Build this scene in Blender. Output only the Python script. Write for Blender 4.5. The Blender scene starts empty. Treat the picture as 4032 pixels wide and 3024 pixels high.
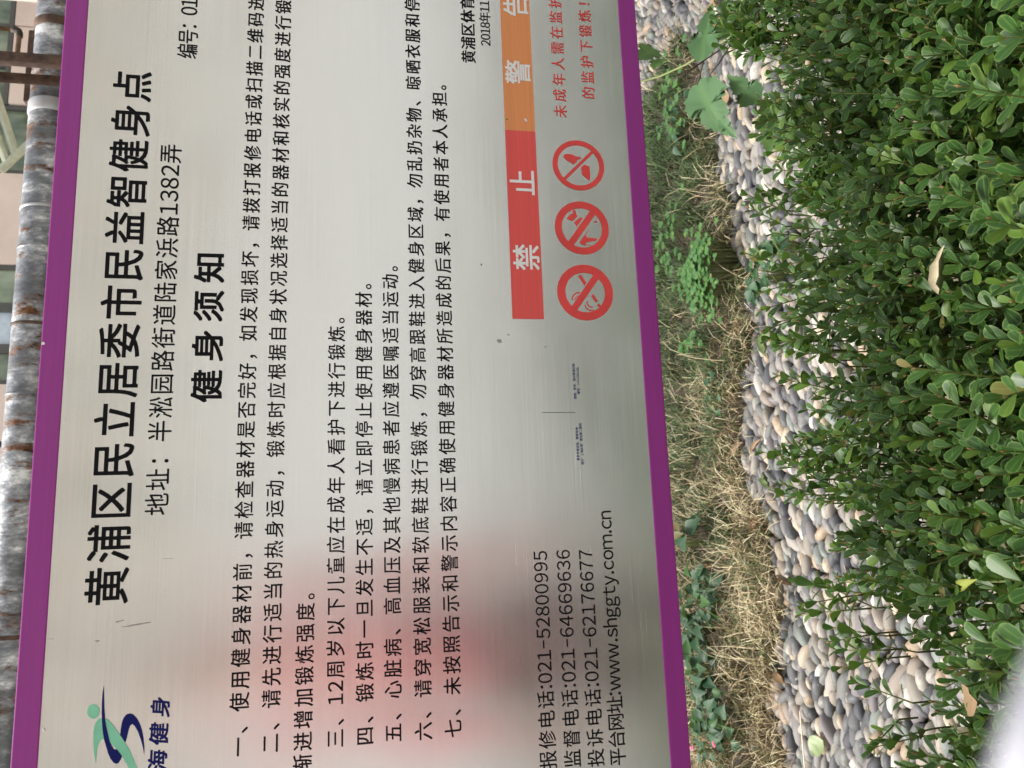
import bpy, math, random
import numpy as np
from mathutils import Vector, Matrix, noise as mnoise

random.seed(7); rng = np.random.default_rng(7)
sc = bpy.context.scene
COL = sc.collection

# ------------------------------------------------------------------ camera
H = 1.3                                             # lens height above the ground
FPX = 3050.0                                        # focal length in photo pixels
R = np.array([[-0.03792, 0.98313, -0.17894],        # columns: camera right, up, back in world axes
              [-0.19181, -0.18290, -0.96424],
              [-0.98070, -0.00224, 0.19551]])
cam = bpy.data.cameras.new('camera'); camo = bpy.data.objects.new('camera', cam); COL.objects.link(camo)
M = Matrix([list(R[i]) + [0.0] for i in range(3)] + [[0, 0, 0, 1]]); M.translation = (0, 0, H)
camo.matrix_world = M
cam.sensor_width = 36; cam.lens = 36 * FPX / 4032
cam.clip_start = 0.01; cam.clip_end = 500
cam.dof.use_dof = True; cam.dof.focus_distance = 1.12; cam.dof.aperture_fstop = 11.0
sc.camera = camo

# ------------------------------------------------------------------ world, sun, exposure
SUN_EL, SUN_AZ = math.radians(70), math.radians(300)      # azimuth measured clockwise from +Y
w = bpy.data.worlds.new('World'); sc.world = w; w.use_nodes = True
nt = w.node_tree; bg = nt.nodes['Background']
sky = nt.nodes.new('ShaderNodeTexSky'); sky.sky_type = 'NISHITA'; sky.sun_disc = False
sky.sun_elevation = SUN_EL; sky.sun_rotation = SUN_AZ; sky.dust_density = 4; sky.air_density = 1.0
hs = nt.nodes.new('ShaderNodeHueSaturation'); hs.inputs['Saturation'].default_value = 0.3
nt.links.new(sky.outputs[0], hs.inputs['Color']); nt.links.new(hs.outputs[0], bg.inputs['Color'])
bg.inputs['Strength'].default_value = 0.14
sl = bpy.data.lights.new('sun', 'SUN'); sl.energy = 3.4; sl.angle = math.radians(16); sl.color = (1.0, 0.955, 0.89)
so = bpy.data.objects.new('sun', sl); COL.objects.link(so)
sd = Vector((math.sin(SUN_AZ) * math.cos(SUN_EL), math.cos(SUN_AZ) * math.cos(SUN_EL), math.sin(SUN_EL)))
so.rotation_euler = sd.to_track_quat('Z', 'Y').to_euler()
sc.view_settings.view_transform = 'Standard'; sc.view_settings.look = 'None'
sc.view_settings.gamma = 1; sc.view_settings.exposure = 0.85
sc.view_settings.use_curve_mapping = False

# ------------------------------------------------------------------ helpers
def ray(px, py):
    return R @ np.array([px - 2016.0, -(py - 1512.0), -FPX])
def at_y(px, py, Y):
    v = ray(px, py); v = v * (Y / v[1]); return Vector((v[0], v[1], v[2] + H))
def at_z(px, py, z=0.0):
    v = ray(px, py); v = v * ((z - H) / v[2]); return Vector((v[0], v[1], z))

def tag(o, label=None, cat=None, group=None, kind=None):
    if label: o['label'] = label
    if cat: o['category'] = cat
    if group: o['group'] = group
    if kind: o['kind'] = kind
    return o
def empty(name, loc, label=None, cat=None, group=None, kind=None):
    o = bpy.data.objects.new(name, None); COL.objects.link(o); o.location = loc
    o.empty_display_size = 0.05
    return tag(o, label, cat, group, kind)
def link(name, me, mat=None, parent=None, smooth=False):
    if mat and not me.materials: me.materials.append(mat)
    if smooth: me.shade_smooth()
    o = bpy.data.objects.new(name, me); COL.objects.link(o)
    if parent:
        o.parent = parent; o.matrix_parent_inverse = Matrix.Translation(-Vector(parent.location))
    return o

class MB:
    """collects shapes in world coordinates"""
    def __init__(s): s.v = []; s.f = []
    def add(s, vs, fs):
        n = len(s.v); s.v += [tuple(p) for p in vs]; s.f += [tuple(i + n for i in f) for f in fs]; return s
    def box(s, a, b, bev=0.0):
        x0, y0, z0 = a; x1, y1, z1 = b
        if bev <= 0:
            return s.add([(x0,y0,z0),(x1,y0,z0),(x1,y1,z0),(x0,y1,z0),(x0,y0,z1),(x1,y0,z1),(x1,y1,z1),(x0,y1,z1)],
                         [(0,3,2,1),(4,5,6,7),(0,1,5,4),(1,2,6,5),(2,3,7,6),(3,0,4,7)])
        import bmesh
        bm = bmesh.new(); bmesh.ops.create_cube(bm, size=1)
        for v in bm.verts:
            v.co = Vector(((x0+x1)/2 + v.co.x*(x1-x0), (y0+y1)/2 + v.co.y*(y1-y0), (z0+z1)/2 + v.co.z*(z1-z0)))
        bmesh.ops.bevel(bm, geom=bm.edges[:], offset=bev, segments=2, affect='EDGES', profile=0.5)
        bm.verts.index_update()
        s.add([v.co[:] for v in bm.verts], [[v.index for v in f.verts] for f in bm.faces]); bm.free(); return s
    def tube(s, pts, rad, n=8, cap=True):
        pts = [Vector(p) for p in pts]; k = len(pts)
        if not hasattr(rad, '__len__'): rad = [rad] * k
        ring = []; up = None
        for i in range(k):
            d = (pts[min(i+1,k-1)] - pts[max(i-1,0)]).normalized()
            if up is None: up = Vector((0,0,1)) if abs(d.z) < .9 else Vector((1,0,0))
            a = d.cross(up).normalized(); b = a.cross(d).normalized(); up = b
            ring += [pts[i] + (a*math.cos(2*math.pi*j/n) + b*math.sin(2*math.pi*j/n))*rad[i] for j in range(n)]
        fs = [(i*n+j, i*n+(j+1)%n, (i+1)*n+(j+1)%n, (i+1)*n+j) for i in range(k-1) for j in range(n)]
        if cap: fs += [tuple(range(n))[::-1], tuple((k-1)*n+j for j in range(n))]
        return s.add(ring, fs)
    def mesh(s, name):
        me = bpy.data.meshes.new(name); me.from_pydata(s.v, [], s.f); me.update(); return me
    def build(s, name, mat, parent=None, smooth=False):
        return link(name, s.mesh(name), mat, parent, smooth)

def inst_mesh(name, TV, TF, TUV, rot, loc):
    """one mesh from many placed copies of a triangle template (numpy)"""
    N, n, m = len(loc), len(TV), len(TF)
    V = np.einsum('nij,vj->nvi', rot, TV) + loc[:, None, :]
    F = (np.asarray(TF)[None] + (np.arange(N) * n)[:, None, None]).reshape(-1)
    me = bpy.data.meshes.new(name)
    me.vertices.add(N*n); me.vertices.foreach_set('co', V.reshape(-1).astype(np.float32))
    me.loops.add(N*m*3); me.loops.foreach_set('vertex_index', F.astype(np.int32))
    me.polygons.add(N*m); me.polygons.foreach_set('loop_start', np.arange(0, N*m*3, 3, dtype=np.int32))
    me.update(calc_edges=True)
    if TUV is not None:
        uv = me.uv_layers.new(name='UVMap')
        u = np.tile(np.asarray(TUV)[np.asarray(TF).reshape(-1)], (N, 1))
        uv.data.foreach_set('uv', u.reshape(-1).astype(np.float32))
    me.shade_smooth(); return me

# ------------------------------------------------------------------ node helpers
def mat_new(name):
    m = bpy.data.materials.new(name); m.use_nodes = True
    return m, m.node_tree, m.node_tree.nodes['Principled BSDF']
def nn(t, ty, **kw):
    n = t.nodes.new(ty)
    for k, v in kw.items():
        if k in n.inputs.keys() if hasattr(n.inputs, 'keys') else False: n.inputs[k].default_value = v
        else: setattr(n, k, v)
    return n
def coords(t, scale=(1,1,1), kind='Object'):
    tc = t.nodes.new('ShaderNodeTexCoord'); mp = t.nodes.new('ShaderNodeMapping'); mp.inputs['Scale'].default_value = scale
    t.links.new(tc.outputs[kind], mp.inputs[0]); return mp.outputs[0]
def noise(t, vec, scale=5, detail=3, rough=.5):
    n = t.nodes.new('ShaderNodeTexNoise'); n.inputs['Scale'].default_value = scale
    n.inputs['Detail'].default_value = detail; n.inputs['Roughness'].default_value = rough
    if vec is not None: t.links.new(vec, n.inputs['Vector'])
    return n
def ramp(t, fac, stops, interp='LINEAR'):
    r = t.nodes.new('ShaderNodeValToRGB'); r.color_ramp.interpolation = interp
    e = r.color_ramp.elements
    while len(e) > 1: e.remove(e[-1])
    e[0].position = stops[0][0]; e[0].color = (*stops[0][1], 1)
    for p, c in stops[1:]:
        x = e.new(p); x.color = (*c, 1)
    t.links.new(fac, r.inputs[0]); return r
def mix(t, fac, a, b, mode='MIX'):
    m = t.nodes.new('ShaderNodeMix'); m.data_type = 'RGBA'; m.blend_type = mode
    for k, v in ((0, fac), (6, a), (7, b)):
        if isinstance(v, (int, float)): m.inputs[k].default_value = v
        elif isinstance(v, tuple): m.inputs[k].default_value = (*v, 1)
        else: t.links.new(v, m.inputs[k])
    return m.outputs[2]
def math_n(t, op, a, b=None):
    m = t.nodes.new('ShaderNodeMath'); m.operation = op
    for k, v in ((0, a), (1, b)):
        if v is None: continue
        if isinstance(v, (int, float)): m.inputs[k].default_value = v
        else: t.links.new(v, m.inputs[k])
    return m.outputs[0]
def bump(t, b, h, strength=.3, dist=.01):
    n = t.nodes.new('ShaderNodeBump'); n.inputs['Strength'].default_value = strength; n.inputs['Distance'].default_value = dist
    t.links.new(h, n.inputs['Height']); t.links.new(n.outputs[0], b.inputs['Normal'])
def rnd(t):
    """random per object plus per loose piece"""
    oi = t.nodes.new('ShaderNodeObjectInfo'); ge = t.nodes.new('ShaderNodeNewGeometry')
    return math_n(t, 'FRACT', math_n(t, 'ADD', oi.outputs['Random'], ge.outputs['Random Per Island']))
def simple(name, col, rough=.5, metal=0, var=.12, scale=20, bmp=0, spec=.5):
    m, t, b = mat_new(name)
    n = noise(t, coords(t), scale, 4, .6)
    c1 = tuple(min(1, x*(1-var)) for x in col); c2 = tuple(min(1, x*(1+var)) for x in col)
    r = ramp(t, n.outputs[0], [(.3, c1), (.7, c2)]); t.links.new(r.outputs[0], b.inputs['Base Color'])
    b.inputs['Roughness'].default_value = rough; b.inputs['Metallic'].default_value = metal
    b.inputs['Specular IOR Level'].default_value = spec
    if bmp: bump(t, b, n.outputs[0], bmp, .004)
    return m

# ------------------------------------------------------------------ materials
def m_steel():
    m, t, b = mat_new('brushed_steel')
    co = coords(t, kind='Object')
    big = noise(t, co, 4.5, 3, .55)
    c = ramp(t, big.outputs[0], [(.3, (.715, .705, .67)), (.7, (.80, .795, .765))])
    # small specks and faint smears of dirt
    sp = noise(t, co, 260, 2, .5); s1 = ramp(t, sp.outputs[0], [(.72, (0,0,0)), (.80, (1,1,1))])
    pa = noise(t, co, 9, 2, .5); s2 = ramp(t, pa.outputs[0], [(.5, (0,0,0)), (.68, (1,1,1))])
    f = math_n(t, 'MULTIPLY', s1.outputs[0], s2.outputs[0])
    c2 = mix(t, math_n(t, 'MULTIPLY', f, .7), c.outputs[0], (.16, .14, .11))
    st = noise(t, coords(t, (3.5, 1, 620)), 1.0, 4, .75)
    c2 = mix(t, 1.0, c2, ramp(t, st.outputs[0], [(.25, (.86,)*3), (.75, (1.08,)*3)]).outputs[0], 'MULTIPLY')
    t.links.new(c2, b.inputs['Base Color'])
    b.inputs['Metallic'].default_value = 0.92
    rr = ramp(t, st.outputs[0], [(.25, (.20,)*3), (.75, (.27,)*3)])
    t.links.new(mix(t, .5, rr.outputs[0], ramp(t, big.outputs[0], [(.35, (.22,)*3), (.65, (.29,)*3)]).outputs[0]), b.inputs['Roughness'])
    b.inputs['Anisotropic'].default_value = 0.75
    cx = t.nodes.new('ShaderNodeCombineXYZ'); cx.inputs[2].default_value = 1.0
    t.links.new(cx.outputs[0], b.inputs['Tangent'])
    wv = noise(t, coords(t, (1.6, 1, 2.6)), 2.2, 1, .4)      # the sheet is not perfectly flat
    bn = t.nodes.new('ShaderNodeBump'); bn.inputs['Strength'].default_value = 1; bn.inputs['Distance'].default_value = .004
    t.links.new(wv.outputs[0], bn.inputs['Height'])
    b2 = t.nodes.new('ShaderNodeBump'); b2.inputs['Strength'].default_value = .05; b2.inputs['Distance'].default_value = .0003
    t.links.new(st.outputs[0], b2.inputs['Height']); t.links.new(bn.outputs[0], b2.inputs['Normal']); t.links.new(b2.outputs[0], b.inputs['Normal'])
    return m
STEEL = m_steel()
def m_paint(name, col, rough=.32, streak=True):
    m, t, b = mat_new(name)
    st = noise(t, coords(t, (2.5, 1, 260)), 1.0, 3, .7)
    c = ramp(t, st.outputs[0], [(.3, tuple(x*.93 for x in col)), (.7, tuple(min(1, x*1.07) for x in col))])
    ch = noise(t, coords(t), 330, 2, .5); f = ramp(t, ch.outputs[0], [(.80, (0,0,0)), (.83, (1,1,1))])
    t.links.new(mix(t, f.outputs[0], c.outputs[0], tuple(min(1, x*1.6+.1) for x in col)), b.inputs['Base Color'])
    b.inputs['Roughness'].default_value = rough; b.inputs['Metallic'].default_value = 0
    if streak: bump(t, b, st.outputs[0], .06, .0003)
    return m
PURPLE = m_paint('purple_paint', (.34, .036, .28))
RED = m_paint('red_paint', (.88, .10, .09), .5, False)
ORANGE = m_paint('orange_paint', (.88, .32, .11), .5, False)
BLACK = simple('black_print', (.004, .004, .006), .6, 0, .1, spec=.15)
REDP = simple('red_print', (.84, .08, .075), .5, spec=.3)
WHITEP = simple('white_print', (.92, .92, .90), .45, 0, .02)
BLUEP = simple('blue_print', (.008, .012, .13), .6, spec=.15)
SBLUE = simple('small_blue_print', (.03, .06, .18), .45)
MINT = simple('mint_print', (.27, .70, .46), .5, spec=.3)
GREYP = simple('thin_grey_line', (.12, .13, .14), .5)
SMUDGE = simple('grey_smudge', (.40, .385, .345), .6, 0, .3, 300)
RUSTB = simple('rusted_steel', (.10, .055, .035), .7, .1, .6, 30, .4)
CREAMW = simple('cream_painted_post', (.72, .68, .60), .5, 0, .05)

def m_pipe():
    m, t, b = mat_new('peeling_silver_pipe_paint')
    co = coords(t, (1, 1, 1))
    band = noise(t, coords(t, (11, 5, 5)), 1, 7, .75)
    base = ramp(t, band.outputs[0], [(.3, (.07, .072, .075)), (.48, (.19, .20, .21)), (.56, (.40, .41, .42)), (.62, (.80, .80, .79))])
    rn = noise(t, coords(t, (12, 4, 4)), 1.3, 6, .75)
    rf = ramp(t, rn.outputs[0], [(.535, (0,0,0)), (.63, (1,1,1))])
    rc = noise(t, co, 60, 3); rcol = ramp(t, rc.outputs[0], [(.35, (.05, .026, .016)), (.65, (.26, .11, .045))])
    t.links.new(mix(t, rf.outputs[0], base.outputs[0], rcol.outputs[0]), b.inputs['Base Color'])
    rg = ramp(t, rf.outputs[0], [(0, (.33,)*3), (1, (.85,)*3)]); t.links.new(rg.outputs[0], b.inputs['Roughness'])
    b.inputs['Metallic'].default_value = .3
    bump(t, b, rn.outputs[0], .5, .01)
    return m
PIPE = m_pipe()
TAPE = simple('white_foil_tape', (.55, .55, .55), .35, .2, .06)

def m_leaf(name, deep, mid, rim, young, translucent=.18, rough=.34, vein=True):
    m, t, b = mat_new(name)
    uv = t.nodes.new('ShaderNodeUVMap'); sx = t.nodes.new('ShaderNodeSeparateXYZ'); t.links.new(uv.outputs[0], sx.inputs[0])
    u = math_n(t, 'MULTIPLY', math_n(t, 'ABSOLUTE', math_n(t, 'SUBTRACT', sx.outputs[0], .5)), 2)
    v = sx.outputs[1]
    r = rnd(t)
    leafc = ramp(t, r, [(0, deep), (.4, mid), (.78, mid), (.9, young), (.99, young), (.995, (.16, .11, .04))])
    nz = noise(t, coords(t, kind='Object'), 90, 2)
    lc = mix(t, ramp(t, nz.outputs[0], [(.35, (0,)*3), (.7, (.35,)*3)]).outputs[0], leafc.outputs[0], mid)
    edge = ramp(t, u, [(.74, (0,0,0)), (.96, (1,1,1))])
    tip = ramp(t, v, [(.9, (0,0,0)), (1.0, (1,1,1))])
    ef = math_n(t, 'MAXIMUM', edge.outputs[0], tip.outputs[0])
    c = mix(t, math_n(t, 'MULTIPLY', ef, .75), lc, rim)
    if vein:
        vn = ramp(t, u, [(.03, (1,1,1)), (.12, (0,0,0))])
        c = mix(t, math_n(t, 'MULTIPLY', vn.outputs[0], .45), c, rim)
    # paler, duller underside
    ge = t.nodes.new('ShaderNodeNewGeometry')
    c = mix(t, math_n(t, 'MULTIPLY', ge.outputs['Backfacing'], .55), c, tuple(min(1, x*1.5+.03) for x in mid))
    t.links.new(c, b.inputs['Base Color'])
    b.inputs['Roughness'].default_value = rough; b.inputs['Specular IOR Level'].default_value = .33
    tr = t.nodes.new('ShaderNodeBsdfTranslucent'); t.links.new(mix(t, .5, c, (.25, .42, .04)), tr.inputs['Color'])
    ms = t.nodes.new('ShaderNodeMixShader'); ms.inputs[0].default_value = translucent
    out = t.nodes['Material Output']
    t.links.new(b.outputs[0], ms.inputs[1]); t.links.new(tr.outputs[0], ms.inputs[2]); t.links.new(ms.outputs[0], out.inputs[0])
    return m
BOX = m_leaf('hedge_leaf', (.010, .034, .009), (.030, .082, .015), (.13, .205, .05), (.085, .15, .018), .18, .42)
WEED = m_leaf('weed_leaf', (.014, .045, .022), (.028, .075, .032), (.06, .125, .055), (.045, .11, .025), .12, .5)
CLOV = m_leaf('clover_leaf', (.025, .085, .022), (.045, .125, .03), (.09, .19, .06), (.07, .15, .025), .15, .6)
LOBED = m_leaf('lobed_leaf', (.055, .12, .052), (.07, .145, .062), (.10, .20, .07), (.11, .20, .045), .15, .65)
TWIG = simple('hedge_twig', (.13, .15, .035), .7, 0, .3)
BARK = simple('hedge_branch', (.10, .075, .05), .85, 0, .3, 40, .3)
BUD = simple('brown_bud', (.26, .17, .07), .7)
STEMG = simple('green_stem', (.16, .19, .06), .6)
STEMD = simple('dark_stem', (.045, .035, .022), .7)
DRY1 = simple('dry_tan_leaf', (.22, .145, .075), .6, 0, .5, 130)
DRY2 = simple('dry_brown_leaf', (.20, .10, .045), .6, 0, .3, 60)
DRY3 = simple('pale_dry_blade', (.33, .29, .19), .6, 0, .4, 120)
PALEG = simple('pale_green_leaf', (.15, .20, .075), .5, 0, .45, 120)
PINK = simple('pink_petals', (.80, .10, .28), .5)
YEL = simple('yellow_leaf', (.20, .23, .04), .5, 0, .3, 90)
def m_pebble():
    m, t, b = mat_new('river_pebble')
    r = rnd(t)
    c = ramp(t, r, [(0, (.20, .185, .16)), (.12, (.125, .13, .13)), (.25, (.072, .078, .088)), (.37, (.235, .20, .17)),
                    (.46, (.29, .27, .245)), (.53, (.14, .13, .14)), (.62, (.038, .043, .056)), (.72, (.31, .235, .165)),
                    (.78, (.20, .195, .19)), (.88, (.40, .385, .36)), (.92, (.15, .175, .165)), (.96, (.37, .31, .24))], 'CONSTANT')
    co = coords(t, kind='Object')
    n1 = noise(t, co, 55, 5, .65); n2 = noise(t, co, 420, 2, .6)
    a = mix(t, 1.0, c.outputs[0], ramp(t, n1.outputs[0], [(.25, (.55,)*3), (.75, (1.35, 1.33, 1.28))]).outputs[0], 'MULTIPLY')
    a = mix(t, ramp(t, n2.outputs[0], [(.66, (0,)*3), (.74, (.5,)*3)]).outputs[0], a, (.06, .055, .05))
    a = mix(t, .06, a, (.40, .34, .27))
    t.links.new(a, b.inputs['Base Color']); b.inputs['Roughness'].default_value = .62
    bump(t, b, n1.outputs[0], .35, .004)
    return m
PEB = m_pebble()
def m_grass():
    m, t, b = mat_new('grass_blade')
    r = rnd(t)
    ge = t.nodes.new('ShaderNodeNewGeometry'); sp = t.nodes.new('ShaderNodeSeparateXYZ'); t.links.new(ge.outputs['Position'], sp.inputs[0])
    nz = noise(t, ge.outputs['Position'], 5.5, 3, .6)
    # straw share: high on the left part of the bed and along its front rim, low on the right
    k = math_n(t, 'MULTIPLY_ADD', sp.outputs[0], -.42); 
    k.node.inputs[2].default_value = .24
    k2 = math_n(t, 'MULTIPLY_ADD', nz.outputs[0], 1.8); k2.node.inputs[2].default_value = -.9
    ky = math_n(t, 'MULTIPLY_ADD', sp.outputs[1], -.30); ky.node.inputs[2].default_value = .80
    s = math_n(t, 'ADD', math_n(t, 'ADD', k, k2), ky)
    straw = math_n(t, 'LESS_THAN', math_n(t, 'FRACT', math_n(t, 'MULTIPLY', r, 7.31)), s)
    g = ramp(t, r, [(0, (.02, .042, .012)), (.5, (.045, .085, .02)), (1, (.085, .13, .035))])
    d = ramp(t, r, [(0, (.14, .10, .05)), (.5, (.30, .235, .12)), (1, (.50, .41, .24))])
    c = mix(t, straw, g.outputs[0], d.outputs[0])
    t.links.new(c, b.inputs['Base Color']); b.inputs['Roughness'].default_value = .6
    return m
GRASS = m_grass()
SOIL = simple('soil', (.055, .04, .028), .95, 0, .4, 30, .6)
MORTAR = simple('mossy_mortar', (.10, .085, .05), .95, 0, .35, 18, .6)
PAVE = simple('grey_paving', (.25, .255, .25), .85, 0, .12, 3, .2)

# ------------------------------------------------------------------ the ground
def sheet(name, pts, z, mat, kind='structure'):
    import bmesh
    bm = bmesh.new(); vs = [bm.verts.new((p[0], p[1], z)) for p in pts]; bm.faces.new(vs)
    bmesh.ops.triangulate(bm, faces=bm.faces[:]); me = bpy.data.meshes.new(name); bm.to_mesh(me); bm.free()
    o = link(name, me, mat); o['kind'] = kind; return o
sheet('ground', [(-150, -150), (150, -150), (150, 150), (-150, 150)], -0.03, SOIL)
sheet('paving', [(-12, -11.0), (12, -11.0), (12, -4.2), (-12, -4.2)], -0.01, PAVE)
sheet('mirrored_asphalt', [(-12, -4.2), (12, -4.2), (12, 0.1), (-12, 0.1)], -0.014, simple('mirrored_asphalt', (.05, .058, .052), .9, 0, .2, 60, .2))  # unseen dark strip, added so the lower steel mirrors darker ground
sheet('far_paving', [(-12, 4.4), (14, 4.4), (14, 11), (-12, 11)], -0.01, simple('pale_bounce_paving', (.5, .49, .46), .85, 0, .1, 3))  # hidden ground, made pale so it bounces light onto the facade

# front rim of the grass bed, traced on the ground
rim_px = [(3150,3250),(3130,3024),(3110,2900),(3050,2800),(3060,2700),(3100,2640),(3080,2530),(3120,2450),(3110,2350),(3080,2250),
          (3060,2100),(3040,2000),(2980,1920),(2960,1850),(2940,1750),(2950,1640),(2960,1560),(2960,1460),(2990,1400),(2990,1300),
          (2970,1200),(2990,1100),(2940,1000),(2900,900),(2930,820),(2910,750),(2860,700),(2850,560),(2830,470),(2800,400),
          (2785,300),(2765,200),(2700,120),(2650,230),(2600,330),(2540,450)]
rim = [at_z(*p) for p in rim_px]
bed = [(p.x, p.y) for p in rim] + [(2.35, 4.2), (-1.7, 4.2), (-1.7, rim[0].y)]
sheet('grass_bed_soil', bed, 0.006, SOIL)
sheet('pebble_mortar', [(-1.8, 1.28), (3.6, 1.28), (3.6, 4.3), (-1.8, 4.3)], 0.0, MORTAR)
def inside(p, poly):
    x, y = p; c = False; n = len(poly)
    for i in range(n):
        x1, y1 = poly[i]; x2, y2 = poly[i-1]
        if (y1 > y) != (y2 > y) and x < (x2-x1)*(y-y1)/(y2-y1)+x1: c = not c
    return c
def inside_np(P, poly):
    x, y = P[:, 0], P[:, 1]; c = np.zeros(len(P), bool); n = len(poly)
    for i in range(n):
        x1, y1 = poly[i]; x2, y2 = poly[i-1]
        if y1 == y2: continue
        c ^= ((y1 > y) != (y2 > y)) & (x < (x2-x1)*(y-y1)/(y2-y1)+x1)
    return c
def rim_dist(P):
    A = np.array([(p.x, p.y) for p in rim]); B = A[1:]; A0 = A[:-1]; d = B - A0
    L = (d**2).sum(1)
    t = np.clip(((P[:, None] - A0[None]) * d[None]).sum(2) / L[None], 0, 1)
    q = A0[None] + t[..., None] * d[None]
    return np.sqrt(((P[:, None] - q)**2).sum(2)).min(1)

# ------------------------------------------------------------------ pebbles
import bmesh
def pebble_mesh(k, lev=2):
    bm = bmesh.new(); bmesh.ops.create_icosphere(bm, subdivisions=lev, radius=1)
    r0 = random.uniform(0, 50)
    for v in bm.verts:
        n = v.co.normalized(); q = mnoise.noise(n*1.1 + Vector((r0, k*3.1, 0)))
        v.co = n * (1 + .16*q); v.co.x += .10*n.y*n.y*(1 if k % 2 else -1)
        v.co = Vector((v.co.x, v.co.y, v.co.z))
        for a in range(3): v.co[a] = math.copysign(abs(v.co[a])**.93, v.co[a])
    me = bpy.data.meshes.new('pebble'); bm.to_mesh(me); bm.free(); me.materials.append(PEB); me.shade_smooth(); return me
peb_meshes = [pebble_mesh(k) for k in range(10)]
spots = []
y = 1.30; row = 0
while y < 4.2:
    x = -1.25 + random.uniform(0, .06); 
    while x < 3.4:
        px = x + random.uniform(-.009, .009); py = y + random.uniform(-.006, .006) + .012*math.sin(x*6 + row*.5)
        s = random.choice([.62, .8, .95, 1, 1.1, 1.25, 1.4])
        spots.append((px, py, s)); x += .0385*(.82 + .36*s*random.uniform(.8, 1.15)) 
    y += .0248; row += 1
P = np.array([(a, b) for a, b, _ in spots]); ok = ~inside_np(P, bed)
# keep what can be seen past hedge and sign, within a small margin
keep = []
for (a, b, s), k in zip(spots, ok):
    if not k: continue
    v = R.T @ np.array([a, b, -H]); px = 2016 + FPX*v[0]/-v[2]; py = 1512 - FPX*v[1]/-v[2]
    if px < 2380 or px > 4400 or py < -500 or py > 3500: continue
    if b > 2.8 and a < 1.2: continue
    if b < (1.38 if a < -.12 else 1.38 + min(.27, (a+.12)*1.6)): continue
    keep.append((a, b, s, px, py))
path = empty('pebble_path', (0.6, 2.0, 0), kind='structure')
def pxform(a, b, s):
    ang = .3*math.sin(a*2.3 + b*3.1) + random.gauss(0, .45)
    if a > 1.3: ang += .7*(min(a, 2.4)-1.3)
    L, W, T = .0325*s*random.uniform(.82, 1.2), .0168*random.uniform(.85, 1.2)*(.55+.45*s), .024*random.uniform(.85, 1.15)*(.7+.3*s)
    z0 = 0
    m = Matrix.Rotation(ang, 3, 'Z') @ Matrix.Rotation(random.gauss(.25, .25), 3, 'X') @ Matrix.Rotation(random.gauss(0, .22), 3, 'Y') @ Matrix.Diagonal((L, W, T))
    return m, Vector((a, b, random.uniform(.004, .020)))
def vis(k):
    a, b, s, px, py = k
    hid = 0
    if 3100 < px and py < 2000: hid = 1
    if px > 3250 and py < 2400: hid = 1
    if px > 3650: hid = 1
    if not (2480 < px < 4032 and 0 < py < 3024): hid = 2
    return (hid, -s/math.hypot(a, b, H))
keep.sort(key=vis)
for a, b, s, *_ in keep[:300]:
    m, l = pxform(a, b, s)
    o = bpy.data.objects.new('pebble', random.choice(peb_meshes)); COL.objects.link(o)
    o.parent = path; o.matrix_parent_inverse = Matrix.Translation(-Vector(path.location))
    o.matrix_basis = Matrix.Translation(l) @ m.to_4x4()
rest = keep[300:]
TVs = []
for k in range(1):
    me0 = peb_meshes[3]; TV = np.array([v.co[:] for v in me0.vertices]); TF = np.array([p.vertices[:] for p in me0.polygons])
mm = [pxform(a, b, s) for a, b, s, *_ in rest]
me = inst_mesh('packed_pebbles', TV, TF, None, np.array([np.array(m) for m, _ in mm]), np.array([l[:] for _, l in mm]))
o = link('packed_pebbles', me, PEB, path); o['kind'] = 'stuff'

# ------------------------------------------------------------------ grass
def grass(n, straw_rim=False):
    A = np.array([[-1.25, 2.25], [2.5, 4.0]])
    Q = rng.uniform(A[0], A[1], (n, 2))
    Q = Q[inside_np(Q, bed)]
    d = rim_dist(Q)
    # only where the ground can be seen
    Pz = np.concatenate([Q, np.full((len(Q), 1), -H)], 1) @ R
    px = 2016 + FPX*Pz[:, 0]/-Pz[:, 2]; py = 1512 - FPX*Pz[:, 1]/-Pz[:, 2]
    k = (px > 2470) & (py > -400) & (py < 3450); Q, d = Q[k], d[k]
    return Q, d
WEEDS = [(at_z(x, y_, .15), r) for x, y_, r in ((2690,2150,.08),(2730,2360,.11),(2700,2480,.10),(2740,2680,.12),(2780,2900,.14),(2750,1080,.10),(2640,960,.08),(2650,360,.08))]
def off_weeds(Q):
    k = np.ones(len(Q), bool)
    for c, r in WEEDS:
        q = ((Q[:, 0]-c.x)**2 + (Q[:, 1]-c.y)**2) < r*r
        k &= ~(q & (rng.uniform(size=len(Q)) < .75))
    return k
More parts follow.
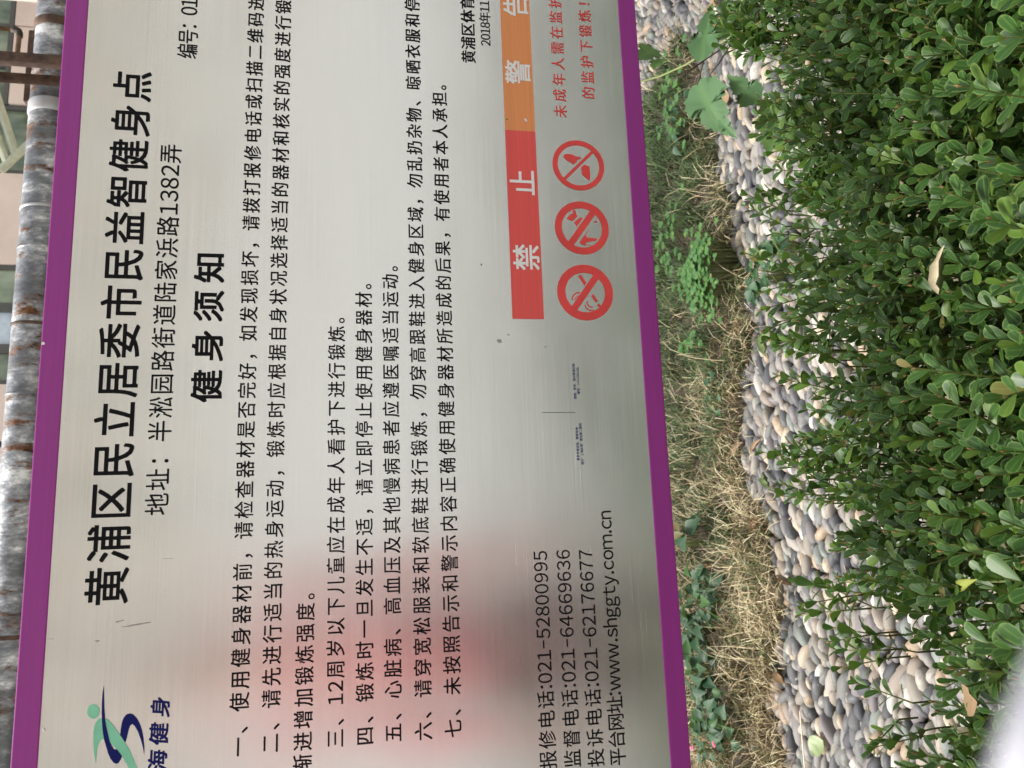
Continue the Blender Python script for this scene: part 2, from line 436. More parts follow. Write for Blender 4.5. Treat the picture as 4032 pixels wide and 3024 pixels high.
def blade_arrays(Q, d, lmin, lmax, width, seed):
    g = np.random.default_rng(seed); n = len(Q)
    # swirling direction field from a few random tuft centres
    C = np.stack([g.uniform(-1.3, 2.4, 170), g.uniform(2.3, 3.6, 170)], 1)
    D2 = ((Q[:, None]-C[None])**2).sum(2); ci = D2.argmin(1)
    v = Q - C[ci]; ang = np.arctan2(v[:, 1], v[:, 0]) + g.normal(0, .9, n)
    front = np.clip(1 - d/.12, 0, 1)
    ang = np.where(g.uniform(size=n) < front*.8, -math.pi/2 + g.normal(0, .55, n), ang)
    L = g.uniform(lmin, lmax, n); lean = np.clip(g.normal(.95, .25, n), .3, 1.5)
    hgt = np.clip(d/.10, 0, 1)*.05*(0.3+1.3*np.exp(-np.sqrt(D2.min(1))/.05))
    ux, uy = np.cos(ang), np.sin(ang); sx, sy = -uy, ux
    base = np.stack([Q[:, 0], Q[:, 1], hgt], 1)
    pts = []; curl = g.normal(0, .5, n)
    cur = base.copy(); a = lean*.35; yaw = np.zeros(n)
    for i in range(4):
        wd = width*(1, .9, .65, .12)[i]*g.uniform(.7, 1.3, n)
        pts.append(cur - np.stack([sx*wd, sy*wd, 0*wd], 1)); pts.append(cur + np.stack([sx*wd, sy*wd, 0*wd], 1))
        stp = L/3; yaw = yaw + curl*.5
        dx = np.cos(ang+yaw)*np.sin(a); dy = np.sin(ang+yaw)*np.sin(a); dz = np.cos(a)
        cur = cur + np.stack([dx, dy, dz], 1)*stp[:, None]; a = a + lean*.62
    V = np.stack(pts, 1); V[:, :, 2] = np.maximum(V[:, :, 2], .004 + g.uniform(0, .012, (n, 1)))
    T = []
    for i in range(3): T += [(2*i, 2*i+1, 2*i+3), (2*i, 2*i+3, 2*i+2)]
    return V, np.array(T)
def grass_obj(name, V, T, mat):
    N = len(V); F = (T[None] + (np.arange(N)*8)[:, None, None]).reshape(-1)
    me = bpy.data.meshes.new(name); me.vertices.add(N*8); me.vertices.foreach_set('co', V.reshape(-1).astype(np.float32))
    me.loops.add(N*18); me.loops.foreach_set('vertex_index', F.astype(np.int32))
    me.polygons.add(N*6); me.polygons.foreach_set('loop_start', np.arange(0, N*18, 3, dtype=np.int32)); me.update(calc_edges=True)
    return link(name, me, mat)
Q, d = grass(70000)
# bald spots and dense tufts
tn = np.array([mnoise.noise(Vector((a*9, b*9, 3))) for a, b in Q]); k_ = rng.uniform(size=len(Q)) < np.clip(.75 + 1.6*tn, .12, 1); Q, d = Q[k_], d[k_]; k_ = off_weeds(Q); Q, d = Q[k_], d[k_]
V, T = blade_arrays(Q, d, .05, .15, .0014, 3)
tag(grass_obj('grass', V, T, GRASS), 'matted grass, straw coloured and green, on the bed behind the sign', 'grass', kind='stuff')
# long bleached blades, thick along the rim and over the left part
Q, d = grass(60000)
x_ = Q[:, 0]; pr = np.where(d < .07, np.clip(.85 - .36*x_, .14, 1), np.clip(.20 - .2*x_, .006, .34)); k_ = rng.uniform(size=len(Q)) < pr; Q, d = Q[k_], d[k_]; k_ = off_weeds(Q); Q, d = Q[k_], d[k_]
Q = Q + rng.normal(0, .022, Q.shape)
V, T = blade_arrays(Q, d, .07, .19, .0013, 5)
def m_straw():
    m, t, b = mat_new('straw_blade'); r = rnd(t)
    c = ramp(t, r, [(0, (.30, .22, .12)), (.35, (.48, .39, .23)), (.75, (.66, .56, .38)), (1, (.42, .42, .20))]); t.links.new(c.outputs[0], b.inputs['Base Color'])
    b.inputs['Roughness'].default_value = .55; return m
tag(grass_obj('dry_grass', V, T, m_straw()), 'long bleached dry blades lying over the grass and the pebble edge', 'grass', kind='stuff')

# ------------------------------------------------------------------ leaf shapes
def leaf_template(rows, fold=.07, droop=.14):
    v, uv, f = [], [], []
    for i, (t, hw) in enumerate(rows):
        z = -droop*t*t
        v += [(-hw, t, z + fold*hw*3), (0, t, z), (hw, t, z + fold*hw*3)]; uv += [(0, t), (.5, t), (1, t)]
    for i in range(len(rows)-1):
        a = 3*i
        f += [(a, a+1, a+4), (a, a+4, a+3), (a+1, a+2, a+5), (a+1, a+5, a+4)]
    return np.array(v), np.array(f), np.array(uv)
OBO = leaf_template([(0, .02), (.2, .10), (.45, .19), (.7, .25), (.88, .225), (.97, .13), (1, .04)], .06, .12)
OVA = leaf_template([(0, .02), (.08, .17), (.16, .24), (.22, .30), (.30, .33), (.36, .38), (.45, .37), (.52, .36), (.60, .29), (.68, .27), (.78, .16), (.9, .08), (1, .01)], .16, .22)
DISC = leaf_template([(0, .05), (.25, .36), (.55, .5), (.85, .42), (1, .18)], .04, .05)
def tmpl_mesh(name, T, mat):
    me = inst_mesh(name, T[0], T[1], T[2], np.eye(3)[None], np.zeros((1, 3))); me.materials.append(mat); return me
def frame(d, n):
    d = np.asarray(d, float); d /= np.linalg.norm(d); n = np.asarray(n, float); n = n - d*n.dot(d); n /= np.linalg.norm(n)+1e-9
    return np.stack([np.cross(d, n), d, n], 1)

# ------------------------------------------------------------------ the clipped hedge
edge_px = [(2840,-300),(2850,-60),(2860,20),(2880,190),(2965,300),(2965,400),(3010,640),(3020,820),(3100,900),(3070,1000),(3070,1150),(3010,1200),(3050,1300),
           (3110,1420),(3160,1500),(3190,1640),(3040,1720),(3020,1800),(3070,1920),(3230,2000),(3290,2070),(3250,2250),(3290,2380),(3440,2450),
           (3590,2560),(3640,2750),(3590,2850),(3500,2950),(3470,3024),(3450,3300)]
ZT = .66
edge = [at_z(px, py, ZT-.02) for px, py in edge_px]
hpoly = [(p.x, p.y) for p in edge] + [(-.60, .9), (-.6, .36), (1.45, .36), (1.45, 1.2)]
hedge = empty('hedge', (.4, .8, 0), 'clipped small leaved evergreen hedge filling the foreground below the sign', 'hedge')
leaves_r, leaves_l, leaves_s = [], [], []
stem = MB(); buds = MB()
def sprig(tip, axis, length, step, size, spread=1.0, lower=False):
    axis = Vector(axis).normalized(); base = tip - axis*length
    side = axis.orthogonal().normalized(); side.rotate(Matrix.Rotation(random.uniform(0, 6.28), 3, axis))
    stem.tube([base - Vector((0,0,.03)), base, tip - axis*length*.5, tip], [.0017, .0014, .0011, .0007], 3, False)
    n = int(length/step)
    for i in range(n+1):
        dd = i*step; p = tip - axis*dd
        r = min(1, .6 + i*.2) * size * random.uniform(.85, 1.12)
        a = (.38 + min(i, 4)*.17 + random.gauss(0, .12))*spread
        side2 = side.copy(); side2.rotate(Matrix.Rotation((i % 2)*math.pi/2 + random.gauss(0, .2), 3, axis))
        for sg in (1, -1):
            if lower and random.random() < .15: continue
            rad = (side2*sg).normalized()
            dv = axis*math.cos(a) + rad*math.sin(a); nv = axis*math.sin(a) - rad*math.cos(a)
            # leaves turn a little towards the light
            nv = (nv + Vector((random.gauss(0, .18), random.gauss(0, .18), .25))).normalized()
            leaves_r.append(frame(dv, nv)*r); leaves_l.append(p[:]); leaves_s.append((i, r))
    if not lower and random.random() < .7:
        buds.tube([tip - axis*.001, tip + axis*.003, tip + axis*.007], [.0012, .0018, .0003], 4, False)
Q = rng.uniform([-.6, .36], [1.45, 1.6], (5200, 2)); Q = Q[inside_np(Q, hpoly)]
# thin out to an even spacing
sel = []; cell = {}
for q in Q:
    key = (int(q[0]/.027), int(q[1]/.027))
    if any((q[0]-o[0])**2 + (q[1]-o[1])**2 < .025**2 for dx in (-1,0,1) for dy in (-1,0,1) for o in cell.get((key[0]+dx, key[1]+dy), [])): continue
    cell.setdefault(key, []).append(q); sel.append(q)
E2 = np.array([(p.x, p.y) for p in edge])
def edge_d(q):
    A0 = E2[:-1]; dd = E2[1:]-A0; t = np.clip(((q-A0)*dd).sum(1)/(dd**2).sum(1), 0, 1)
    return np.sqrt(((q-A0-t[:, None]*dd)**2).sum(1)).min()
for q in sel:
    ed = edge_d(q); x, y = q
    hump = .5*mnoise.noise(Vector((x*5, y*5, 1.3))) + .5*mnoise.noise(Vector((x*13, y*13, 7)))
    z = ZT + .045*hump*2 - .03*math.exp(-ed/.05) + random.gauss(0, .012)
    if ed > .08 and hump < -.33 and random.random() < .75: z -= .09
    lean = Vector((random.gauss(0, .22), random.gauss(.02, .22) + .35*math.exp(-ed/.06), 1))
    sprig(Vector((x, y, z)), lean, random.uniform(.06, .10), random.uniform(.014, .018), random.uniform(.022, .029))
for q in sel[::1]:
    x, y = q + rng.normal(0, .01, 2)
    if not inside((x, y - .03), hpoly): continue
    z = ZT - random.uniform(.09, .17)
    sprig(Vector((x, y-.02, z)), Vector((random.gauss(0, .5), random.gauss(0, .5), 1)), random.uniform(.05, .08), .015, random.uniform(.026, .033), 1.2, True)
n_top = len(leaves_r)
for dep0, dep1, reps, lim in ((.05, .13, 3, .008), (.14, .25, 2, .035), (.22, .34, 2, .05), (.32, .46, 1, .06)):
    for q in sel*reps:
        x, y = q + rng.normal(0, .014, 2)
        if edge_d(q) < lim: continue
        sprig(Vector((x, y-.02, ZT - random.uniform(dep0, dep1))), Vector((random.gauss(0, .7), random.gauss(0, .7), .8)), .05, .02, random.uniform(.026, .034), 1.3, True)
n_low = len(leaves_r)
# lone shoots that stand out over the pebbles and over the top
for px, py, bx, by, zt in [(3143,2290,3389,2337,.62),(3167,2417,3360,2400,.62),(3310,2147,3480,2180,.64),(3008,1782,3180,1800,.66),(3063,1940,3230,1950,.66),(3452,2940,3620,2900,.62),(2950,770,3090,830,.66),(3010,1000,3150,1010,.67),(3040,1330,3200,1340,.66),(2835,70,2990,80,.68),(2990,460,3120,500,.68),(3300,2560,3480,2560,.62),(2875,30,3000,20,.67),(2860,130,3000,150,.67),(2870,190,3010,200,.67)]:
    tip = at_z(px, py, zt); bb = at_z(bx, by, zt-.05)
    # same tip seen in the photo, stalk running back into the hedge
    sprig(tip, (tip-bb), min(.13, (tip-bb).length), .014, .029)
    for q_ in range(3):
        t2 = bb.lerp(tip, random.uniform(.25, .7)) + Vector((random.gauss(0, .022), random.gauss(0, .022), random.uniform(-.01, .03)))
        sprig(t2, (tip-bb).normalized() + Vector((random.gauss(0, .35), random.gauss(0, .35), .5)), .07, .015, random.uniform(.023, .028))
# tall shoots in the foreground, nearer the lens
for px, py in [(3960,150),(3990,700),(3900,860),(3960,1120),(3700,1560),(3960,1560),(3890,2260),(3830,2520),(3880,2020),(3780,340),(3985,2560),(3600,1450),(3740,760)]:
    tip = at_z(px, py, .735); sprig(tip, Vector((random.gauss(0,.2), random.gauss(0,.2), 1)), .11, .016, .032)
lr = np.array(leaves_r); ll = np.array(leaves_l)
is_low = np.zeros(len(lr), bool); is_low[n_top:n_low] = True
print('leaves', len(lr), 'low', is_low.sum())
# the leaves that show largest are parts, the rest one mass
cv = (ll - np.array([0, 0, H])) @ R; px = 2016 + FPX*cv[:, 0]/-cv[:, 2]; py = 1512 - FPX*cv[:, 1]/-cv[:, 2]
infr = (px > 2800) & (px < 4000) & (py > 20) & (py < 3000)
top = ll[:, 2] > ZT + .0
face = np.einsum('ni,ni->n', lr[:, :, 2]/np.linalg.norm(lr[:, :, 2], axis=1)[:, None], (np.array([0, 0, H]) - ll)/np.linalg.norm(ll-np.array([0,0,H]), axis=1)[:, None])
score = np.linalg.norm(lr[:, :, 1], axis=1)/np.linalg.norm(ll-np.array([0,0,H]), axis=1)*(.4+np.clip(face, 0, 1)) * infr * (1 + top*.5)
order = np.argsort(-score); big = order[:300]; small = order[300:]
LM = tmpl_mesh('hedge_leaf_shape', OBO, BOX)
for i in big:
    o = bpy.data.objects.new('leaf', LM); COL.objects.link(o); o.parent = hedge
    o.matrix_parent_inverse = Matrix.Translation(-Vector(hedge.location))
    m4 = Matrix(lr[i].tolist()).to_4x4(); m4.translation = ll[i].tolist(); o.matrix_basis = m4
OBL = leaf_template([(0, .03), (.45, .2), (.8, .24), (1, .06)], .06, .12)
for ids, T_ in ((small[~is_low[small]], OBO), (small[is_low[small]], OBL)):
    fo = link('foliage', inst_mesh('foliage', *T_, lr[ids], ll[ids]), BOX, hedge); fo['kind'] = 'stuff'
st = stem.build('twigs', TWIG, hedge); st['kind'] = 'stuff'
bd = buds.build('buds', BUD, hedge); bd['kind'] = 'stuff'
br = MB()
for q in sel[::14]:
    x, y = q
    if edge_d(q) < .04: y -= .04
    b0 = Vector((x + random.gauss(0, .04), y - .05 + random.gauss(0, .03), -.01)); m1 = Vector((x, y, .25)) + Vector((random.gauss(0, .03), random.gauss(0, .03), 0))
    br.tube([b0, m1, Vector((x, y, .56))], [.006, .0045, .0025], 5)
b_ = br.build('branches', BARK, hedge); b_['kind'] = 'stuff'

# ------------------------------------------------------------------ the sign
YS = 1.0
def S(px, py): return at_y(px, py, YS)
zt = .5*(S(264, 0).z + S(42.9, 3024).z); zti = .5*(S(350.8, 0).z + S(149.7, 3024).z)
zb = .5*(S(2496.7, 0).z + S(2717.9, 3024).z); zbi = .5*(S(2429, 0).z + S(2641, 3024).z)
XL, XR = -.56, 1.06
bw = zt - zti
sign = empty('sign_board', (.25, 1.02, 0), 'brushed steel notice board with purple border and printed exercise rules', 'sign')
MB().box((XL, YS, zb), (XR, YS+.028, zt), .0015).build('panel', STEEL, sign)
for a, b in (((XL-.0012, YS-.0009, zti), (XR+.0012, YS+.0292, zt+.0012)), ((XL-.0012, YS-.0009, zb-.0012), (XR+.0012, YS+.0292, zbi))):
    MB().box(a, b, .0018).build('purple_border', PURPLE, sign)
for x0, x1 in ((XL-.0012, XL+bw), (XR-bw, XR+.0012)):
    MB().box((x0, YS-.0009, zbi), (x1, YS+.0292, zti), .0008).build('purple_border', PURPLE, sign)
for x in (XL+.09, XR-.09):
    MB().tube([(x, YS+.055, -.03), (x, YS+.055, zt-.05)], .025, 20).build('post', simple('galvanised_post', (.45,.46,.47), .4, .7), sign, True)

YP = YS - .0006
def plate_xz(name, pts, mat, y=YP):
    from mathutils.geometry import tessellate_polygon
    V = [(p[0], y, p[1]) for p in pts]; F = []
    for t3 in tessellate_polygon([[Vector((p[0], p[1], 0)) for p in pts]]):
        a, b, c = (pts[k] for k in t3)
        ar = (b[0]-a[0])*(c[1]-a[1]) - (b[1]-a[1])*(c[0]-a[0])
        if abs(ar) < 1e-12: continue
        F.append(tuple(t3) if ar > 0 else tuple(t3)[::-1])
    me = bpy.data.meshes.new(name); me.from_pydata(V, [], F); me.update(); return link(name, me, mat, sign)
def plate(name, px_poly, mat, parent=None, y=YP):
    P_ = [S(*p) for p in px_poly]; return plate_xz(name, [(p.x, p.z) for p in P_], mat, y)

# red and orange bands
r0 = S(2017.5, 1255); r1 = S(2141.4, 1257); m0 = S(1988.6, 511.8); m1 = S(2107.6, 519.3); xr = XR - bw - .06
ztop = (r0.z + m0.z)/2; zbot = (r1.z + m1.z)/2; xl = (r0.x + r1.x)/2; xm = (m0.x + m1.x)/2
plate_xz('red_band', [(xl, zbot), (xm, zbot), (xm, ztop), (xl, ztop)], RED)
plate_xz('orange_band', [(xm, zbot), (xr, zbot), (xr, ztop), (xm, ztop)], ORANGE)

# lettering ------------------------------------------------------
FULL = {}
for c_ in range(33, 127): FULL[chr(c_)] = chr(c_ + 0xFEE0)
glyphs = {}
def glyph(ch, off=0):
    key = ch
    if key not in glyphs:
        cu = bpy.data.curves.new('glyph', 'FONT'); cu.body = ch; cu.resolution_u = 3; 
        o = bpy.data.objects.new('glyph', cu); COL.objects.link(o)
        bpy.context.view_layer.update()
        me = bpy.data.meshes.new_from_object(o.evaluated_get(bpy.context.evaluated_depsgraph_get()))
        v = [(p.co.x, p.co.y) for p in me.vertices]; f = [tuple(p.vertices) for p in me.polygons]
        bpy.data.objects.remove(o); bpy.data.curves.remove(cu); bpy.data.meshes.remove(me)
        glyphs[key] = (v, f)
    return glyphs[key]
def text(s, p0, p1, h, wr=.95, mat=BLACK, off=.0, y=YP, y0=None, shear=0, name='lettering', slot=1.0):
    """s runs from the centre of its first character (photo point p0) to the centre of its last (p1); h = em height in metres"""
    a, b = S(*p0), S(*p1); W = []; G = []
    for ch in s:
        asc = ord(ch) < 127 and ch != ' '
        g = FULL.get(ch, ch) if asc else ch
        if ch == ' ': W.append(.5); G.append(None); continue
        v, f = glyph(g)
        if asc:
            xs = [p[0] for p in v]; x0, x1 = min(xs), max(xs)
            sx = .6 if ch == '-' else 1.0
            adv = .60 if ch.isdigit() else (x1-x0)*sx + .10
            if ch in '.:': adv = .30
            if ch == '*': sx = .8
            G.append((v, f, (x0+x1)/2, sx)); W.append(adv*slot)
        else:
            G.append((v, f, .5, 1.0)); W.append(1.0)
    pos = [0]
    for i in range(1, len(W)): pos.append(pos[-1] + (W[i-1]+W[i])/2)
    tot = pos[-1] or 1; V = []; F = []
    for g, p in zip(G, pos):
        if g is None: continue
        t = p/tot; cx = a.x + (b.x-a.x)*t; cz = a.z + (b.z-a.z)*t; n = len(V)
        for q, (ox, oz) in enumerate(((0, 0), (off, off), (-off, off), (off, -off), (-off, -off)) if off else ((0, 0),)):
            n = len(V)
            for x, z in g[0]:
                zz = (z + oz - .36)*h; V.append((cx + (x-g[2])*g[3]*h*wr + ox*h + shear*zz, y - q*.00003, cz + zz))
            F += [tuple(i+n for i in f) for f in g[1]]
    me = bpy.data.meshes.new(name); me.from_pydata(V, [], F); me.update()
    # front of the sign faces -Y
    nrm = sum(p.normal.y*p.area for p in me.polygons)
    if nrm > 0: me.flip_normals()
    return link(name, me, mat, sign)
TH = .066
text('黄浦区民立居委市民益智健身点', (424, 2308), (525, 339), .0495, .92, BLACK, .012)
text('地址：半淞园路街道陆家浜路1382弄', (620, 1985), (674, 605), .0288, .95, BLACK, .004)
text('编号：01', (740, 201), (747, 10), .0275, .8, BLACK, .004)
text('健身须知', (816, 1520), (828, 1052), .0385, 1.1, BLACK, .02)
HB = .0232; WB = .93; OB = .008
text('一、使用健身器材前，请检查器材是否完好，如发现损坏，请拨打报修电话或扫描二维码进', (940, 2941), (1010, 13), HB, WB, BLACK, OB)
text('二、请先进行适当的热身运动，锻炼时应根据自身状况选择适当的器材和核实的强度进行锻', (1066, 2926.6), (1117, 27), HB, WB, BLACK, OB)
text('渐进增加锻炼强度。', (1192, 3007), (1206, 2327), HB, WB, BLACK, OB)
text('三、12周岁以下儿童应在成年人看护下进行锻炼。', (1321.5, 2907.5), (1327, 1242.4), HB, WB, BLACK, OB)
text('四、锻炼时一旦发生不适，请立即停止使用健身器材。', (1438, 2898), (1433, 1109), HB, WB, BLACK, OB)
text('五、心脏病、高血压及其他慢病患者应遵医嘱适当运动。', (1550, 2885.5), (1537, 1039), HB, WB, BLACK, OB)
text('六、请穿宽松服装和软底鞋进行锻炼，勿穿高跟鞋进入健身区域，勿乱扔杂物、晾晒衣服和停', (1669, 2879), (1624, 19), HB, WB, BLACK, OB)
text('七、未按照告示和警示内容正确使用健身器材所造成的后果，有使用者本人承担。', (1786, 2868), (1730, 327), HB, WB, BLACK, OB)
text('黄浦区体育', (1846, 223), (1841, 12), .022, .95, BLACK, .012)
text('2018年11', (1913, 169), (1908, 13), .0185, .88, BLACK, .003)
YQ = YS - .0010
text('告', (2031, 22), (2031, 22), .0395, 1, WHITEP, .014, YQ)
text('警', (2040.5, 286), (2040.5, 286), .0395, 1, WHITEP, .014, YQ)
text('止', (2060, 720), (2060, 720), .0395, 1, WHITEP, .014, YQ)
text('禁', (2074, 1014), (2074, 1014), .0395, 1, WHITEP, .014, YQ)
text('未成年人需在监护', (2208, 438), (2186, 8), .0215, .96, REDP, .004)
text('的监护下锻炼！', (2318, 366), (2300, 3), .0215, .96, REDP, .004)
text('报修电话:021-52800995', (2159.5, 2992), (2128, 2188), .0238, .92, BLACK, .003, slot=.98)
text('监督电话:021-64669636', (2255.7, 2987), (2217.7, 2183), .0238, .92, BLACK, .003, slot=.98)
text('投诉电话:021-62176677', (2347.5, 2983.5), (2306, 2183), .0238, .92, BLACK, .003, slot=.98)
text('平台网址:www.shggty.com.cn', (2433, 2980), (2381, 2028), .0238, .92, BLACK, .003)
text('报修、投诉、建议等请扫码', (2265, 1565), (2258, 1437), .0035*1.2, .9, SBLUE, .01)
text('编号：***566156', (2278, 1546), (2274, 1450), .0042, .9, SBLUE, .01)
text('更多申城运动、赛事咨询', (2277.5, 1808), (2270.7, 1688), .0042, .9, SBLUE, .01)
text('请扫“上海体育”微信等二维码', (2294, 1825), (2284.8, 1672), .0042, .9, SBLUE, .01)
text('海', (622, 2993), (622, 2993), .0215, 1.05, BLUEP, .02, shear=.15)
text('健', (627, 2889), (627, 2889), .0215, 1.15, BLUEP, .02, shear=.15)
text('身', (632.6, 2783), (632.6, 2783), .0215, 1.05, BLUEP, .02, shear=.15)
plate('divider_line', [(2134, 1623), (2265, 1623), (2265, 1625), (2134, 1625)], GREYP)

# emblem of a running figure
def z1(p): return (300 + p[0]/4.435, 2650 + p[1]/4.435)
plate('emblem_head', [z1((300 + 108*math.cos(a), 670 + 126*math.sin(a))) for a in [i*math.pi/16 for i in range(32)]], MINT)
plate('emblem_body', [z1(p) for p in [(350,1590),(352,1480),(360,1380),(378,1280),(410,1195),(450,1155),(500,1148),(560,1170),(640,1260),(720,1350),(800,1450),
      (860,1550),(920,1660),(975,1780),(1115,1780),(1060,1650),(1000,1500),(930,1340),(860,1220),(770,1080),(680,960),(600,850),(540,805),(500,790),
      (440,783),(390,800),(350,850),(320,920),(305,1000),(300,1150),(305,1300),(320,1450)]], MINT)
plate('emblem_ribbon', [z1(p) for p in [(483,215),(465,330),(452,500),(448,700),(455,880),(470,1050),(495,1180),(525,1280),(560,1400),(600,1490),(650,1560),
      (700,1583),(740,1570),(780,1510),(803,1445),(712,1325),(690,1340),(655,1328),(620,1270),(590,1190),(560,1060),(530,930),(505,780),(492,600),(487,400)]], BLUEP, y=YP-.0002)
plate('emblem_ribbon', [z1(p) for p in [(770,1080),(778,1000),(800,860),(830,780),(880,720),(940,705),(1000,725),(1060,790),(1110,880),(1150,1000),(1175,1130),
      (1192,1300),(1190,1425),(1165,1280),(1130,1160),(1080,1020),(1030,930),(985,888),(940,920),(915,1000),(890,1110),(862,1210)]], BLUEP, y=YP-.0002)

# three prohibition rings
def ring(cpx, edge_in, edge_out, s0, s1, sw, name='ban_ring'):
    c = S(*cpx); Ro = edge_out; Ri = edge_in; n = 64
    V = []; F = []
    for i in range(n):
        a = 2*math.pi*i/n
        V += [(c.x + Ro*math.cos(a), YP, c.z + Ro*math.sin(a)), (c.x + Ri*math.cos(a), YP, c.z + Ri*math.sin(a))]
    for i in range(n):
        j = (i+1) % n; F.append((2*i, 2*j, 2*j+1, 2*i+1))
    a0, a1 = S(*s0), S(*s1); dv = Vector((a1.x-a0.x, 0, a1.z-a0.z)).normalized(); pv = Vector((-dv.z, 0, dv.x))*sw
    k = len(V); rr = (Ri+Ro)/2; cc = Vector((c.x, YP-.0001, c.z)); dv *= rr
    V += [tuple(cc-dv-pv), tuple(cc+dv-pv), tuple(cc+dv+pv), tuple(cc-dv+pv)]; F.append((k, k+1, k+2, k+3))
    me = bpy.data.meshes.new(name); me.from_pydata(V, [], F); me.update()
    return link(name, me, REDP, sign)
def z_(ox, oy, s): return lambda p: (ox + p[0]/s, oy + p[1]/s)
za = z_(1980, 480, 4.424); zb2 = z_(2130, 760, 5.53); zc = z_(2150, 1000, 5.53)
Rr = .0385
ring(za((1317,757)), Rr*.805, Rr, za((1060,1000)), za((1575,500)), .0022)
ring(zb2((892,760)), Rr*.765, Rr*1.03, zb2((660,1110)), zb2((1140,430)), .0047)
ring(zc((854,838)), Rr*.745, Rr*1.05, zc((620,1200)), zc((1110,485)), .0047)
def pic(f, pts): plate('pictogram', [f(p) for p in pts], REDP)
pic(za, [(1052,590),(1065,572),(1110,560),(1190,563),(1250,590),(1290,608),(1370,618),(1330,655),(1300,655),(1285,668),(1300,682),(1232,745),(1190,715),(1120,675),(1065,630)])
pic(za, [(1420,745),(1505,778),(1515,850),(1522,960),(1512,1015),(1498,1020),(1470,1000),(1375,915),(1370,880),(1378,860),(1370,825),(1355,802)])
pic(zb2, [(690,375),(740,372),(765,420),(762,460),(790,495),(785,520),(690,612),(555,558),(640,465),(685,455),(695,420)])
pic(zb2, [(850,530),(908,550),(780,735),(725,635)])
pic(zb2, [(1180,608),(1220,608),(1225,638),(1140,640)])
pic(zb2, [(1058,765),(970,925),(1000,965),(1215,995),(1228,1012),(1215,1030),(1000,1075),(960,1110),(985,1132),(1095,1138),(1085,1148),(950,1140),(870,1110),(840,1080),(850,1050),(940,930)])
pic(zc, [(700,480),(755,450),(880,630),(835,692)])
pic(zc, [(985,915),(1025,870),(1130,1025),(1080,1055)])
pic(zc, [(1105,1105),(1155,1080),(1192,1130),(1145,1160)])
def arc(f, pts, wdt):
    L = [Vector((*f(p), 0)) for p in pts]; o = []; q = []
    for i, p in enumerate(L):
        d = (L[min(i+1, len(L)-1)] - L[max(i-1, 0)]).normalized(); n = Vector((-d.y, d.x, 0))*wdt/2
        o.append((p+n)[:2]); q.append((p-n)[:2])
    plate('pictogram', o + q[::-1], REDP)
arc(zc, [(570,998),(578,940),(610,885),(660,850),(735,840)], 5)
arc(zc, [(622,1000),(650,955),(700,912)], 4)
arc(zc, [(895,1030),(900,1090),(935,1140),(975,1158),(1015,1155)], 4.2)
arc(zc, [(845,1112),(870,1170),(915,1212),(970,1232),(1042,1226)], 4.2)

# smudges, chips and specks on the steel
def blob(name, c, rx, ry, rot, mat, y=YS-.0004, seed=0):
    g = random.Random(seed); pts = []
    for i in range(18):
        a = 2*math.pi*i/18; k = g.uniform(.75, 1.15); x, y_ = rx*k*math.cos(a), ry*k*math.sin(a)
        pts.append((c[0] + x*math.cos(rot) - y_*math.sin(rot), c[1] + x*math.sin(rot) + y_*math.cos(rot)))
    return plate(name, pts, mat, y=y)
for i, (c, rx, ry, rot) in enumerate([((535,2460),58,3.5,-.17),((471,2446),20,3,-.25),((383,2524),9,3.5,0),((200,2516),14,1.2,-.1),((660,2199),26,.8,0),((1967,1342),10,8,.3),((1947,1313),0,0,0),((1895,1042),4,5,0),((2002,1318),4,3.4,0),((2149,1366),4,2,0)]):
    if rx: blob('smudge', c, rx, ry, rot, SMUDGE, seed=i)
for i, (c, r) in enumerate([((171,1353),7),((172,2873),7),((2068,473),5),((2071,478),4),((40,3000),0)]):
    if r: blob('paint_chip', c, r, r*.9, 0, WHITEP, y=YS-.0014, seed=20+i)
blob('paint_chip', (1995, 471), 6, 2.4, 0, YEL, y=YS-.0012, seed=31)

